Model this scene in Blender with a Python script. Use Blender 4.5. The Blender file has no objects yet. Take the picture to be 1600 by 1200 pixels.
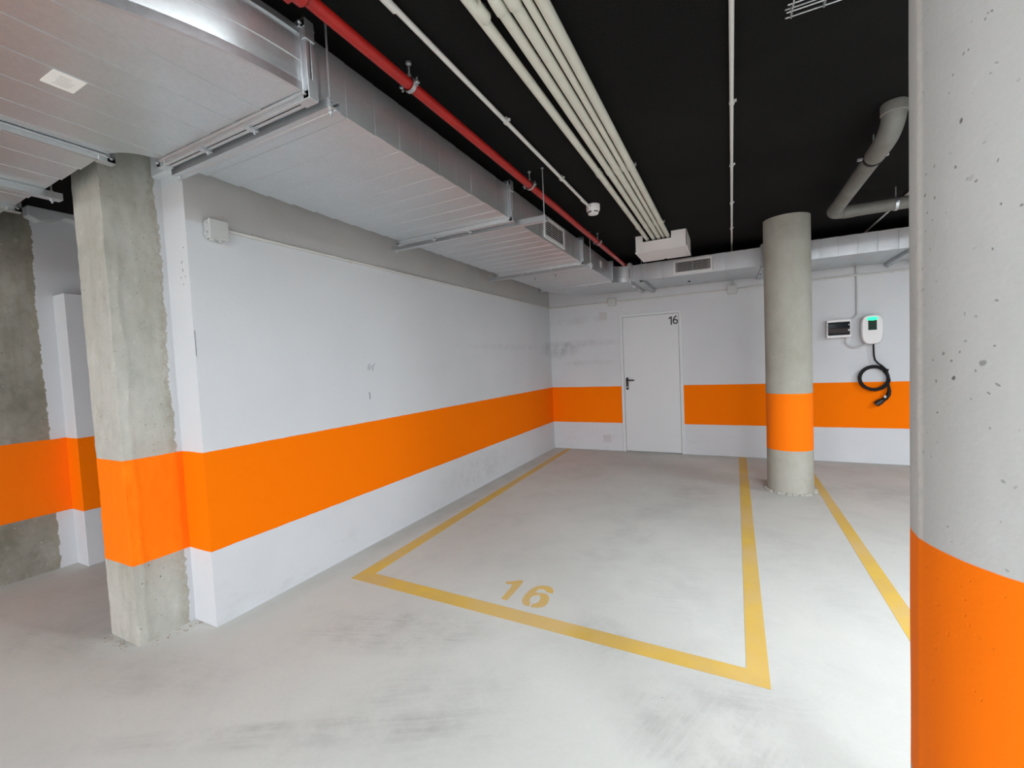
import bpy, bmesh, math, random
from mathutils import Vector, Matrix, noise
random.seed(16)
S = bpy.context.scene
COL = S.collection
PI = math.pi

# ------------------------------------------------------------------ materials
class NT:
    """small wrapper that strings shader nodes together"""
    def __init__(s, name):
        s.m = bpy.data.materials.new(name); s.m.use_nodes = True
        s.t = s.m.node_tree; s.b = s.t.nodes['Principled BSDF']
        s._tc = None
    def new(s, k, **kw):
        n = s.t.nodes.new(k)
        for a, v in kw.items(): setattr(n, a, v)
        return n
    def put(s, sock, v):
        if isinstance(v, bpy.types.NodeSocket): s.t.links.new(v, sock)
        elif isinstance(v, (tuple, list)):
            sock.default_value = tuple(v) + ((1,) if len(v) == 3 and sock.type == 'RGBA' else ())
        else: sock.default_value = v
    def co(s):
        if s._tc is None: s._tc = s.new('ShaderNodeTexCoord').outputs['Object']
        return s._tc
    def xyz(s):
        n = s.new('ShaderNodeSeparateXYZ'); s.put(n.inputs[0], s.co()); return n.outputs
    def math(s, op, a, b=0.0, c=None):
        n = s.new('ShaderNodeMath', operation=op); s.put(n.inputs[0], a); s.put(n.inputs[1], b)
        if c is not None: s.put(n.inputs[2], c)
        return n.outputs[0]
    def scaled(s, sc):
        n = s.new('ShaderNodeMapping'); s.put(n.inputs['Vector'], s.co()); n.inputs['Scale'].default_value = sc
        return n.outputs[0]
    def noise(s, scale, detail=4, rough=.55, vec=None, dist=0.0):
        n = s.new('ShaderNodeTexNoise'); s.put(n.inputs['Vector'], vec or s.co())
        n.inputs['Scale'].default_value = scale; n.inputs['Detail'].default_value = detail
        n.inputs['Roughness'].default_value = rough; n.inputs['Distortion'].default_value = dist
        return n.outputs[0]
    def voro(s, scale, vec=None):
        n = s.new('ShaderNodeTexVoronoi'); s.put(n.inputs['Vector'], vec or s.co())
        n.inputs['Scale'].default_value = scale; return n.outputs['Distance']
    def ramp(s, v, lo, hi, a=0.0, b=1.0):
        n = s.new('ShaderNodeMapRange'); n.clamp = True
        s.put(n.inputs[0], v); s.put(n.inputs[1], lo); s.put(n.inputs[2], hi); s.put(n.inputs[3], a); s.put(n.inputs[4], b)
        return n.outputs[0]
    def mix(s, f, a, b):
        n = s.new('ShaderNodeMix', data_type='RGBA'); s.put(n.inputs[0], f); s.put(n.inputs[6], a); s.put(n.inputs[7], b)
        return n.outputs[2]
    def spot(s, cx, cy, rx, ry, rot=0, ax=(0, 1)):
        """soft elliptical mask in object space"""
        o = s.xyz(); x = s.math('SUBTRACT', o[ax[0]], cx); y = s.math('SUBTRACT', o[ax[1]], cy)
        c, q = math.cos(rot), math.sin(rot)
        u = s.math('DIVIDE', s.math('ADD', s.math('MULTIPLY', x, c), s.math('MULTIPLY', y, q)), rx)
        v = s.math('DIVIDE', s.math('SUBTRACT', s.math('MULTIPLY', y, c), s.math('MULTIPLY', x, q)), ry)
        d = s.math('ADD', s.math('MULTIPLY', u, u), s.math('MULTIPLY', v, v))
        return s.ramp(d, 1.0, 0.15)
    def bump(s, h, strength=.3, dist=.002):
        n = s.new('ShaderNodeBump'); s.put(n.inputs['Height'], h)
        n.inputs['Strength'].default_value = strength; n.inputs['Distance'].default_value = dist
        s.t.links.new(n.outputs[0], s.b.inputs['Normal'])
    def out(s, col=None, rough=None, metal=None, spec=None):
        if col is not None: s.put(s.b.inputs['Base Color'], col)
        if rough is not None: s.put(s.b.inputs['Roughness'], rough)
        if metal is not None: s.put(s.b.inputs['Metallic'], metal)
        if spec is not None: s.put(s.b.inputs['Specular IOR Level'], spec)
        return s.m

BAND0, BAND1 = .429, .988
ORANGE = (.95, .185, .0012)
def band_mask(t, wob=.0015):
    z = t.xyz()[2]
    n = t.noise(9, 2); zz = t.math('ADD', z, t.math('MULTIPLY', t.math('SUBTRACT', n, .5), wob * 4))
    return t.math('MULTIPLY', t.ramp(zz, BAND0 - .0012, BAND0 + .0012), t.ramp(zz, BAND1 + .0012, BAND1 - .0012))

def simple(name, col, rough=.5, metal=0.0, var=.06, scale=12, bump=0.0, spec=.5):
    t = NT(name); n = t.noise(scale, 5)
    lo = tuple(c * (1 - var) for c in col); hi = tuple(min(1, c * (1 + var)) for c in col)
    c = t.mix(t.ramp(n, .3, .7), lo, hi)
    if bump: t.bump(t.noise(scale * 12, 3), bump, .001)
    return t.out(c, rough, metal, spec)

def wall_mat(name, grey_top=True):
    t = NT(name)
    n = t.noise(1.3, 6, .6); f = t.noise(38, 4)
    w = t.mix(t.ramp(n, .3, .72), (.585, .61, .635), (.635, .66, .68))
    z = t.xyz()[2]
    if grey_top:   # darker, greyer tone above the conduit line
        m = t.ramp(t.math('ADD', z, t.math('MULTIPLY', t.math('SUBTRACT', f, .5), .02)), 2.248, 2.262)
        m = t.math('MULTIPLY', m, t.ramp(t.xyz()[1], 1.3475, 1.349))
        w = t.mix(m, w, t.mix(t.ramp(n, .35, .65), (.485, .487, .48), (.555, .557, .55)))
    # grey scuffs low on the wall and smears by the corner
    dirt = t.ramp(t.noise(3.2, 8, .7, t.scaled((1, 1, 2.2))), .56, .74, 0, .26)
    low = t.ramp(z, .42, .12)
    w = t.mix(t.math('MULTIPLY', dirt, low), w, (.36, .35, .34))
    return t, w, n, f

def finish_wall(t, w, f):
    c = t.mix(band_mask(t), w, ORANGE)
    t.bump(t.math('ADD', f, t.math('MULTIPLY', t.noise(6, 3), .8)), .25, .003)
    return t.out(c, .75, 0, t.math('MULTIPLY_ADD', band_mask(t), -.16, .2))

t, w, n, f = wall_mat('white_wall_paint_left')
for (cy, cz, ry, rz, k) in [(6.45, 1.6, .3, .13, .45), (5.2, 1.62, 1.5, .05, .16), (4.3, .22, .9, .2, .2)]:
    sm = t.math('MULTIPLY', t.spot(cy, cz, ry, rz, 0, (1, 2)), t.ramp(t.noise(9, 6, .7), .38, .62, 0, k))
    w = t.mix(sm, w, (.28, .28, .28))
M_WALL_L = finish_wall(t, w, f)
t, w, n, f = wall_mat('white_wall_paint_back', False)
for (cx, cz, rx, rz, k) in [(-2.45, 1.58, .34, .16, .5), (-2.1, 1.66, .7, .07, .28), (-2.0, 1.36, .6, .05, .2), (-2.1, 2.02, .6, .07, .22)]:
    sm = t.math('MULTIPLY', t.spot(cx, cz, rx, rz, 0, (0, 2)), t.ramp(t.noise(9, 6, .7), .36, .62, 0, k))
    w = t.mix(sm, w, (.28, .28, .28))
M_WALL_B = finish_wall(t, w, f)
t, w, n, f = wall_mat('white_wall_paint_plain', False)
M_WALL_P = finish_wall(t, w, f)

def concrete(name, base, dark, pits=.5, stain=.6, band=True, paint_from=None, grain=1.0, axis_stain=True, seam=None):
    t = NT(name)
    big = t.noise(1.7, 7, .62, t.scaled((1, 1, .55))); mid = t.noise(11, 6, .65); fine = t.noise(90, 3)
    c = t.mix(t.ramp(big, .36, .68), dark, base)
    c = t.mix(t.math('MULTIPLY', t.ramp(mid, .52, .72), .3 * stain), c, tuple(v * .62 for v in dark))
    c = t.mix(t.math('MULTIPLY', t.ramp(mid, .42, .28), .25 * stain), c, tuple(min(1, v * 1.35) for v in base))
    if axis_stain:
        st = t.noise(5, 5, .6, t.scaled((1.6, 1.6, .14)))
        c = t.mix(t.math('MULTIPLY', t.ramp(st, .56, .74), .30 * stain), c, (dark[0] * .72, dark[1] * .68, dark[2] * .52))
    c = t.mix(t.ramp(fine, .3, .7, 0, .10 * grain), c, tuple(v * .5 for v in dark))
    # pale chips and darker blotches of the formwork
    bl = t.noise(4.2, 5, .6, t.scaled((1, 1, .6)))
    c = t.mix(t.math('MULTIPLY', t.ramp(bl, .52, .66), .34 * stain), c, (dark[0] * .62, dark[1] * .61, dark[2] * .52))
    c = t.mix(t.math('MULTIPLY', t.ramp(bl, .44, .32), .22 * stain), c, tuple(min(1, v * 1.25) for v in base))
    wc = t.math('MULTIPLY', t.ramp(t.voro(31, t.scaled((1, 1, .6))), .11, .06), t.ramp(t.noise(5.5, 3, .5, t.scaled((1.3, 1.3, 1.3))), .53, .62))
    c = t.mix(t.math('MULTIPLY', wc, .6 * stain), c, (.66, .66, .63))
    # bug holes
    nv = t.new('ShaderNodeVectorMath', operation='ADD'); t.put(nv.inputs[0], t.co())
    vn = t.new('ShaderNodeTexNoise'); vn.inputs['Scale'].default_value = 14; t.put(vn.inputs['Vector'], t.co())
    sc = t.new('ShaderNodeVectorMath', operation='SCALE'); t.put(sc.inputs[0], vn.outputs['Color']); sc.inputs['Scale'].default_value = .05
    t.put(nv.inputs[1], sc.outputs[0])
    v = t.voro(19, nv.outputs[0]); sel = t.ramp(t.noise(4.5, 3), .5, .62)
    hole = t.math('MULTIPLY', t.ramp(v, .10, .055), sel)
    c = t.mix(t.math('MULTIPLY', hole, pits), c, (.06, .06, .055))
    v2 = t.voro(46, nv.outputs[0]); hole2 = t.math('MULTIPLY', t.ramp(v2, .15, .08), t.ramp(t.noise(7, 3), .46, .56))
    c = t.mix(t.math('MULTIPLY', hole2, pits * .75), c, (.13, .13, .125))
    hole = t.math('MAXIMUM', hole, hole2)
    if paint_from is not None:
        y = t.xyz()[1]; jag = t.noise(26, 5, .7)
        slow = t.noise(2.2, 2)
        yy = t.math('ADD', t.math('ADD', y, t.math('MULTIPLY', t.math('SUBTRACT', jag, .5), .05)), t.math('MULTIPLY', t.math('SUBTRACT', slow, .5), .05))
        m = t.ramp(yy, paint_from - .002, paint_from + .002)
        edge = t.math('MULTIPLY', t.ramp(yy, paint_from - .05, paint_from - .012), t.ramp(jag, .35, .6))
        c = t.mix(t.math('MULTIPLY', edge, .55), c, (.30, .26, .19))
        c = t.mix(m, c, (.60, .62, .64))
    if seam:
        c = t.mix(t.math('MULTIPLY', t.spot(seam[0], seam[1], .022, .022), t.ramp(t.noise(40, 4, .7), .3, .6, .25, .85)), c, (.62, .62, .58))
    if band: c = t.mix(band_mask(t, .002), c, ORANGE)
    h = t.math('SUBTRACT', t.math('ADD', t.math('MULTIPLY', mid, .5), t.math('MULTIPLY', fine, .25)), hole)
    t.bump(h, .45, .004)
    return t.out(c, .78, 0, .14)
M_PILLAR = concrete('pillar_concrete', (.50, .502, .462), (.375, .372, .325), .8, .9, True, 1.315)
M_COLF = concrete('near_column_concrete', (.535, .555, .55), (.48, .50, .49), .8, .25, True, None, .5, True, (.25 * math.cos(math.radians(184)), .25 * math.sin(math.radians(184))))
M_COLB = concrete('far_column_concrete', (.44, .435, .385), (.36, .355, .305), .6, .5)
M_RAW = concrete('raw_wall_concrete', (.40, .39, .34), (.23, .22, .18), .5, 1.6, True, 1.33)

M_DULL = concrete('dull_wall_concrete', (.30, .30, .28), (.22, .22, .20), .5, .8, False)

t = NT('floor_concrete')
big = t.noise(.55, 7, .62); mid = t.noise(3.1, 7, .66, None, .6); fine = t.noise(60, 4)
c = t.mix(t.ramp(big, .32, .7), (.475, .482, .45), (.55, .556, .522))
c = t.mix(t.ramp(mid, .5, .75, 0, .38), c, (.40, .39, .37))
c = t.mix(t.ramp(mid, .42, .25, 0, .30), c, (.60, .605, .585))
c = t.mix(t.ramp(fine, .35, .7, 0, .10), c, (.34, .33, .31))
c = t.mix(t.ramp(t.noise(1.1, 3, .5), .5, .66, 0, .25), c, (.56, .54, .49))
def tyre(cx, cy, rx, ry, rot, k, freq=70):
    global c
    mp = t.new('ShaderNodeMapping'); mp.vector_type = 'TEXTURE'; t.put(mp.inputs['Vector'], t.co())
    mp.inputs['Rotation'].default_value = (0, 0, rot); mp.inputs['Scale'].default_value = (1, .09, 1)
    st = t.ramp(t.noise(4.5, 4, .65, mp.outputs[0]), .34, .66)
    m = t.math('MULTIPLY', t.spot(cx, cy, rx, ry, rot), t.ramp(t.noise(5, 6, .7), .36, .66))
    m = t.math('MULTIPLY', m, t.math('ADD', t.math('MULTIPLY', st, .75), .25))
    c = t.mix(t.math('MULTIPLY', m, k), c, (.22, .215, .21))
for a in [(-1.65, 1.72, .62, .24, .35, .6), (-1.15, 1.35, .5, .3, .5, .35), (-.1, 1.62, .34, .42, 1.2, .5), (.05, 1.95, .3, .16, .2, .4), (-.6, 2.1, .16, .22, 1.0, .55),
          (-.35, 4.75, .34, .34, .6, .5), (-.75, 3.4, .3, .2, .9, .5), (-.85, 3.0, .26, .16, .5, .45), (-.6, 4.1, .6, .2, 1.0, .35), (-1.7, 5.2, .35, .4, .2, .35), (-.35, 2.75, .3, .5, .2, .28),
          (-2.5, 1.0, .5, .18, .3, .4), (-3.3, .9, .6, .2, .2, .35), (-1.6, 1.0, .9, .07, .48, .4), (-1.5, 1.12, .9, .03, .5, .45), (1.3, 5.2, .5, .5, 0, .45), (.2, 4.9, .2, .3, 0, .4), (.4, 3.4, .4, .9, .3, .22)]:
    tyre(*a)
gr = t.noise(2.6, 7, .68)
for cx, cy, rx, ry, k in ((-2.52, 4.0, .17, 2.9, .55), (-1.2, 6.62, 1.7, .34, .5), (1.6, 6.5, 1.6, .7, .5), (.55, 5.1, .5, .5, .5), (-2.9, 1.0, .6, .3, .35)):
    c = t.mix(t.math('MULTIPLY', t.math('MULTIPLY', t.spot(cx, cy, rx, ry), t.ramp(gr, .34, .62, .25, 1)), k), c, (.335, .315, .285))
spk = t.math('MULTIPLY', t.ramp(t.voro(7), .035, .02), t.ramp(t.noise(2.2, 2), .52, .56))
c = t.mix(t.math('MULTIPLY', spk, .7), c, (.15, .14, .12))
t.bump(t.math('ADD', t.math('MULTIPLY', mid, .6), t.math('MULTIPLY', fine, .3)), .22, .004)
M_FLOOR = t.out(c, t.ramp(mid, .3, .7, .5, .68), 0, .35)

t = NT('black_ceiling_spray'); n = t.noise(140, 4, .7); b = t.noise(1.6, 4)
c = t.mix(t.ramp(n, .35, .7), (.0045, .0045, .0045), (.014, .0137, .014)); c = t.mix(t.ramp(b, .4, .7, 0, .4), c, (.0145, .0155, .0145))
t.bump(n, .8, .006); M_CEIL = t.out(c, .95, 0, .1)

def galvan(name, col, rough0, rough1, metal):
    t = NT(name); v = t.new('ShaderNodeTexVoronoi'); t.put(v.inputs['Vector'], t.co()); v.inputs['Scale'].default_value = 95
    sp = t.new('ShaderNodeSeparateColor'); t.put(sp.inputs[0], v.outputs['Color'])
    n = t.noise(2.4, 6, .6)
    c = t.mix(sp.outputs[0], tuple(x * .97 for x in col), tuple(min(1, x * 1.03) for x in col))
    c = t.mix(t.ramp(n, .45, .75, 0, .25), c, tuple(x * .78 for x in col))
    r = t.math('ADD', t.ramp(n, .3, .7, rough0, rough1), t.math('MULTIPLY', sp.outputs[1], .06))
    t.bump(t.noise(22, 3), .05, .004)
    return t.out(c, r, metal)
M_GALV = galvan('galvanised_sheet', (.60, .64, .66), .30, .40, .9)
M_ZINC = galvan('zinc_profile', (.56, .59, .61), .30, .42, .9)
M_ALU = simple('white_aluminium', (.70, .71, .70), .4, .25, .03, 8)
M_GRID = simple('grille_dark_inside', (.012, .012, .012), .8)
M_RED = simple('red_pipe_paint', (.36, .010, .007), .38, 0, .12, 9, .15)
M_BEIGE = simple('beige_pipe_paint', (.60, .605, .525), .5, 0, .06, 6, .05)
M_PVCW = simple('white_pvc', (.60, .60, .57), .45, 0, .05, 8)
M_PLW = simple('white_plastic', (.76, .76, .76), .35, 0, .02, 5)
M_BOXW = simple('white_sheet_box', (.72, .70, .69), .45, 0, .04, 5)
M_JB = simple('grey_plastic_box', (.50, .52, .51), .5, 0, .04, 8)
M_CONDG = simple('grey_conduit', (.52, .53, .53), .5, 0, .05, 8)
M_DRAIN = simple('grey_drain_pvc', (.15, .15, .135), .55, 0, .2, 7, .2)
M_BLACK = simple('black_rubber', (.006, .006, .0065), .55, 0, .1, 10, 0, .25)
M_BLACKM = simple('black_lever', (.012, .012, .013), .4, 0, .1, 10)
M_DOOR = simple('door_white_enamel', (.62, .655, .665), .42, 0, .015, 3, .04)
M_PLATE = simple('painted_blank_plate', (.52, .52, .53), .55, 0, .03, 6)
M_NUM = simple('dark_grey_vinyl', (.035, .037, .045), .5, 0, .05, 6)
M_STICK = simple('sticker_paper', (.78, .78, .75), .6, 0, .03, 6)
M_INK = simple('faded_print', (.36, .36, .35), .7, 0, .05, 6)
M_BROWN = simple('dry_debris', (.34, .25, .19), .9, 0, .3, 30)
t = NT('yellow_floor_paint'); n = t.noise(3, 7, .7); f = t.noise(45, 4)
c = t.mix(t.ramp(n, .34, .7), (.52, .345, .10), (.62, .405, .055)); c = t.mix(t.ramp(t.noise(1.15, 3, .6), .46, .6, 0, .75), c, (.545, .385, .17)); c = t.mix(t.ramp(f, .6, .75, 0, .35), c, (.55, .47, .33))
m_ = t.math('MULTIPLY', t.spot(-.6, 2.09, .2, .2), t.ramp(n, .3, .6)); c = t.mix(t.math('MULTIPLY', m_, .4), c, (.3, .2, .07))
t.bump(f, .2, .002); M_YEL = t.out(c, .6, 0, .35)
def emis(name, col, e):
    t = NT(name); t.out(col, .4); t.put(t.b.inputs['Emission Color'], col); t.b.inputs['Emission Strength'].default_value = e; return t.m
M_GREEN = emis('green_status_light', (.01, .85, .30), .55)
t = NT('dark_screen'); z = t.xyz()[2]
t.out((.004, .008, .007), .2, 0, .15); t.put(t.b.inputs['Emission Color'], (.0, .30, .10)); t.put(t.b.inputs['Emission Strength'], t.ramp(z, 1.62, 1.73, .02, .22)); M_SCREEN = t.m
t = NT('smoked_window'); t.out((.02, .025, .03), .12, 0); t.b.inputs['Transmission Weight'].default_value = .55; t.b.inputs['IOR'].default_value = 1.3; M_SMOKE = t.m
M_TUBE = emis('lit_lamp_tube', (.97, 1, 1.0), 2)

# ------------------------------------------------------------------ geometry helpers
class B:
    def __init__(s): s.m = bmesh.new()
    def box(s, x0, x1, y0, y1, z0, z1):
        v = [s.m.verts.new((x, y, z)) for z in (z0, z1) for y in (y0, y1) for x in (x0, x1)]
        for q in ((0, 2, 3, 1), (4, 5, 7, 6), (0, 1, 5, 4), (2, 6, 7, 3), (0, 4, 6, 2), (1, 3, 7, 5)):
            s.m.faces.new([v[i] for i in q])
        return s
    def loops(s, L, caps=True, closed=False):
        R = [[s.m.verts.new(p) for p in l] for l in L]
        n = len(R[0])
        pairs = list(zip(R, R[1:])) + ([(R[-1], R[0])] if closed else [])
        for a, b in pairs:
            for i in range(n): s.m.faces.new((a[i], a[(i + 1) % n], b[(i + 1) % n], b[i]))
        if caps and not closed:
            s.m.faces.new(R[0][::-1]); s.m.faces.new(R[-1])
        return s
    def tube(s, pts, r, n=16, closed=False, caps=True):
        pts = [Vector(p) for p in pts]; N = len(pts); L = []; up = None
        for i, p in enumerate(pts):
            a = pts[(i - 1) % N] if (i or closed) else p; b = pts[(i + 1) % N] if (i < N - 1 or closed) else p
            d = (b - a).normalized()
            if up is None:
                up = Vector((0, 0, 1)) if abs(d.z) < .9 else Vector((0, 1, 0))
            u = (up - d * up.dot(d)).normalized(); up = u; w = d.cross(u)
            rr = r[i] if isinstance(r, (list, tuple)) else r
            L.append([p + (u * math.cos(t) + w * math.sin(t)) * rr for t in [2 * PI * k / n for k in range(n)]])
        return s.loops(L, caps, closed)
    def prism(s, poly, z0, z1):
        """polygon in x,y extruded in z"""
        return s.loops([[(x, y, z0) for x, y in poly], [(x, y, z1) for x, y in poly]])
    def prism_x(s, poly, x0, x1): return s.loops([[(x0, y, z) for y, z in poly], [(x1, y, z) for y, z in poly]])
    def prism_y(s, poly, y0, y1): return s.loops([[(x, y0, z) for x, z in poly], [(x, y1, z) for x, z in poly]])
    def sphere(s, c, r, sx=1, sy=1, sz=1, n=12):
        bmesh.ops.create_uvsphere(s.m, u_segments=n, v_segments=n // 2, radius=r, matrix=Matrix.Translation(c) @ Matrix.Diagonal((sx, sy, sz, 1)))
        return s
    def lathe(s, c, prof, n=40):
        """profile of (r, z) round the vertical through c"""
        L = [[(c[0] + r * math.cos(t), c[1] + r * math.sin(t), c[2] + z) for t in [2 * PI * k / n for k in range(n)]] for r, z in prof]
        return s.loops(L)

ORG = {}
def tag(o, label=None, cat=None, group=None, kind=None):
    if label: o['label'] = label
    if cat: o['category'] = cat
    if group: o['group'] = group
    if kind: o['kind'] = kind
    return o
def thing(name, label, cat, loc=(0, 0, 0), group=None):
    o = bpy.data.objects.new(name, None); o.empty_display_size = .1; COL.objects.link(o); o.location = loc
    ORG[o.name] = Vector(loc)
    return tag(o, label, cat, group)
def put(name, b, mat, parent=None, smooth=None, bevel=0, seg=2, loc=None, label=None):
    """link the collected shapes (world coordinates) as one mesh object"""
    me = bpy.data.meshes.new(name)
    bmesh.ops.recalc_face_normals(b.m, faces=b.m.faces[:])
    origin = ORG[parent.name] if parent is not None else Vector(loc or (0, 0, 0))
    bmesh.ops.translate(b.m, verts=b.m.verts[:], vec=-origin)
    b.m.to_mesh(me); b.m.free()
    o = bpy.data.objects.new(name, me); COL.objects.link(o); me.materials.append(mat)
    if parent is not None: o.parent = parent
    else: o.location = origin
    ORG[o.name] = origin
    if smooth is not None:
        me.polygons.foreach_set('use_smooth', [True] * len(me.polygons))
        me.set_sharp_from_angle(angle=math.radians(smooth))
    if bevel:
        md = o.modifiers.new('bevel', 'BEVEL'); md.width = bevel; md.segments = seg; md.limit_method = 'ANGLE'; md.angle_limit = math.radians(40)
    if label: o['label'] = label
    return o
def struct(name, b, mat, **k):
    return tag(put(name, b, mat, **k), kind='structure')
def arc(c, r, a0, a1, n, plane='xy'):
    out = []
    for i in range(n + 1):
        t = a0 + (a1 - a0) * i / n; u, v = r * math.cos(t), r * math.sin(t)
        out.append({'xy': (c[0] + u, c[1] + v, c[2]), 'xz': (c[0] + u, c[1], c[2] + v), 'yz': (c[0], c[1] + u, c[2] + v)}[plane])
    return out

# ------------------------------------------------------------------ setting
CZ = 2.70; XW = -2.60; YB = 6.59; H = 1.40
DX0, DX1, DZ = -1.481, -.607, 2.057
struct('floor', B().box(-9, 8, -7, YB + .2, -.2, 0), M_FLOOR)
struct('ceiling', B().box(-9, 8, -7, YB + .2, CZ, CZ + .06), M_CEIL)
struct('wall_back', B().box(-9, DX0, YB, YB + .2, 0, CZ).box(DX1, 8, YB, YB + .2, 0, CZ).box(DX0, DX1, YB, YB + .2, DZ, CZ), M_WALL_B)
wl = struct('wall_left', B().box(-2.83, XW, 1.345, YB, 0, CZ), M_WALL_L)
struct('wall_rear', B().box(-9, 8, -7.2, -7, 0, CZ), M_WALL_P)
struct('wall_right', B().box(8, 8.2, -7, YB + .2, 0, CZ), M_DULL)
struct('wall_far_left', B().box(-9.2, -9, -7, YB + .2, 0, CZ), M_WALL_P)
# raw concrete wall of the neighbouring bay with its plastered jamb
struct('wall_side', B().box(-4.9, -4.6, -1.2, YB, 0, CZ), M_RAW)
struct('trim_1', B().box(-4.6, -4.41, 1.42, YB, 0, 2.075), M_WALL_P, bevel=.004)
# ragged plaster left under the ceiling of that bay
b = B(); pr = [(1.30, 2.63), (1.36, 2.60), (1.43, 2.625), (1.50, 2.66), (1.62, 2.64), (1.75, 2.66), (2.2, 2.66), (2.2, 2.70), (1.30, 2.70)]
b.prism_x(pr, -4.6, -4.50); struct('trim_2', b, M_WALL_P, bevel=.006)
# painted beam end above the recessed pillar face
struct('trim_3', B().box(-2.81, -2.612, 1.30, 1.346, 2.505, CZ), M_WALL_P, bevel=.006)
# pencil scratches on the left wall
for P in ([(2.595, 1.40), (2.60, 1.44), (2.615, 1.452), (2.612, 1.40), (2.64, 1.438), (2.645, 1.39), (2.66, 1.44), (2.675, 1.452)], [(2.592, 1.225), (2.598, 1.20), (2.594, 1.165)], [(2.598, 1.222), (2.603, 1.17)]):
    put('scratch', B().tube([(XW, y, z) for y, z in P], .0016, 5), M_NUM, wl)
b = B().tube([(XW, 1.349, z) for z in (1.66, 1.60, 1.55, 1.52)], .0016, 5)
put('chip', b, M_NUM, wl)
for i in range(8):
    b = B(); b.sphere((-2.66 + random.uniform(-.02, .035), 1.345, 1.98 + random.uniform(-.1, .14)), .003, 1, .4, 1.6, 6); put('chip', b, M_NUM, wl)

# door ------------------------------------------------------------------
dr = thing('door_1', None, None, ((DX0 + DX1) / 2, YB, 0)); dr['kind'] = 'structure'
b = B()
for x0, x1, z0, z1 in ((DX0, DX0 + .042, 0, DZ), (DX1 - .042, DX1, 0, DZ), (DX0 + .042, DX1 - .042, DZ - .042, DZ)):
    b.box(x0, x1, YB - .012, YB + .10, z0, z1)
put('door_frame', b, M_DOOR, dr, bevel=.003)
put('door_leaf', B().box(DX0 + .046, DX1 - .046, YB - .006, YB + .05, .012, DZ - .046), M_DOOR, dr, bevel=.003)
hb = put('escutcheon', B().prism_y([(-1.392 + .019 * math.cos(a), 1.025 + (.075 if math.sin(a) > 0 else -.075) + .019 * math.sin(a)) for a in [2 * PI * k / 24 for k in range(24)]], YB - .016, YB - .006), M_BLACKM, dr, bevel=.002)
put('lever', B().tube([(-1.392, YB - .012, 1.078), (-1.392, YB - .05, 1.078), (-1.385, YB - .058, 1.078), (-1.37, YB - .06, 1.078), (-1.28, YB - .058, 1.075)], [.010, .010, .0105, .0105, .009], 12), M_BLACKM, hb, 40)
put('lock_cylinder', B().tube([(-1.392, YB - .024, .975), (-1.392, YB - .006, .975)], .0085, 14), M_ZINC, hb, 40, label='small metal lock cylinder')
def text_mesh(name, txt, size, loc, rot, mat, parent, depth=.0008, bold=.0, sx=1.0):
    cu = bpy.data.curves.new(name, 'FONT'); cu.body = txt; cu.size = size; cu.extrude = depth; cu.offset = bold
    cu.align_x = 'CENTER'; cu.align_y = 'CENTER'
    tmp = bpy.data.objects.new(name + '_src', cu); COL.objects.link(tmp)
    dg = bpy.context.evaluated_depsgraph_get(); me = bpy.data.meshes.new_from_object(tmp.evaluated_get(dg))
    bpy.data.objects.remove(tmp); bpy.data.curves.remove(cu)
    me.transform(Matrix.Diagonal((sx, 1, 1, 1)))
    me.transform(Matrix.Translation(Vector(loc) - ORG[parent.name]) @ rot)
    me.materials.clear(); me.materials.append(mat)
    o = bpy.data.objects.new(name, me); COL.objects.link(o); o.parent = parent; ORG[o.name] = ORG[parent.name]
    return o
n6 = text_mesh('digit_six', '6', .172, (-.694, YB - .0068, 1.912), Matrix.Rotation(PI / 2, 4, 'X'), M_NUM, dr, bold=.0016, sx=.96)
n6['label'] = 'dark grey digit 6 on the door leaf'
put('digit_one', B().prism_y([(-.757, 1.852), (-.757, 1.944), (-.782, 1.929), (-.782, 1.949), (-.756, 1.971), (-.737, 1.971), (-.737, 1.852)], YB - .0076, YB - .006), M_NUM, dr, label='dark grey digit 1 on the door leaf')

# blank cover plates -----------------------------------------------------
for z, lb in ((2.058, 'pale square blank cover plate high on back wall left of the door'), (.184, 'pale square blank cover plate low on back wall below the orange band')):
    o = put('cover_plate', B().box(-1.787, -1.669, YB - .006, YB + .001, z - .058, z + .058), M_PLATE, bevel=.003, loc=(-1.728, YB, z))
    tag(o, lb, 'cover plate', 'blank cover plates')

# ------------------------------------------------------------------ columns
def rough_pillar():
    x0, x1, y0, y1 = -3.11, -2.812, 1.073, 1.40
    b = B(); m = b.m; step = .018
    nx, ny, nz = 26, 30, 190
    ring = []
    def side(p, q, k): return [(p[0] + (q[0] - p[0]) * i / k, p[1] + (q[1] - p[1]) * i / k) for i in range(k)]
    ring = side((x0, y0), (x1, y0), nx) + side((x1, y0), (x1, y1), ny) + side((x1, y1), (x0, y1), nx) + side((x0, y1), (x0, y0), ny)
    L = []
    for iz in range(nz + 1):
        z = CZ * iz / nz; row = []
        for (x, y) in ring:
            d = math.hypot(x - x1, y - y0)               # distance to the front corner
            nv = noise.noise(Vector((x * 9, y * 9, z * 5)))
            n2 = noise.noise(Vector((x * 40, y * 40, z * 22)))
            ox = oy = 0
            amp = .0025 * n2 + .002 * nv
            if d < .03:
                k = 1 - d / .03
                chip = max(0, noise.noise(Vector((3.1, 7.7, z * 7)))) * .010 + abs(n2) * .004
                ox -= chip * k; oy += chip * k
            if abs(x - x1) < 1e-4: ox += amp
            if abs(y - y0) < 1e-4: oy -= amp
            # ragged mortar fin running up the right-hand face
            if abs(x - x1) < 1e-4 and z < 2.1:
                fy = y0 + .045 + .015 * noise.noise(Vector((1, 2, z * 3)))
                ox += .009 * max(0, 1 - abs(y - fy) / .013) * (.35 + abs(n2))
            row.append((x + ox, y + oy, z))
        L.append(row)
    b.loops(L)
    return b
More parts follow.
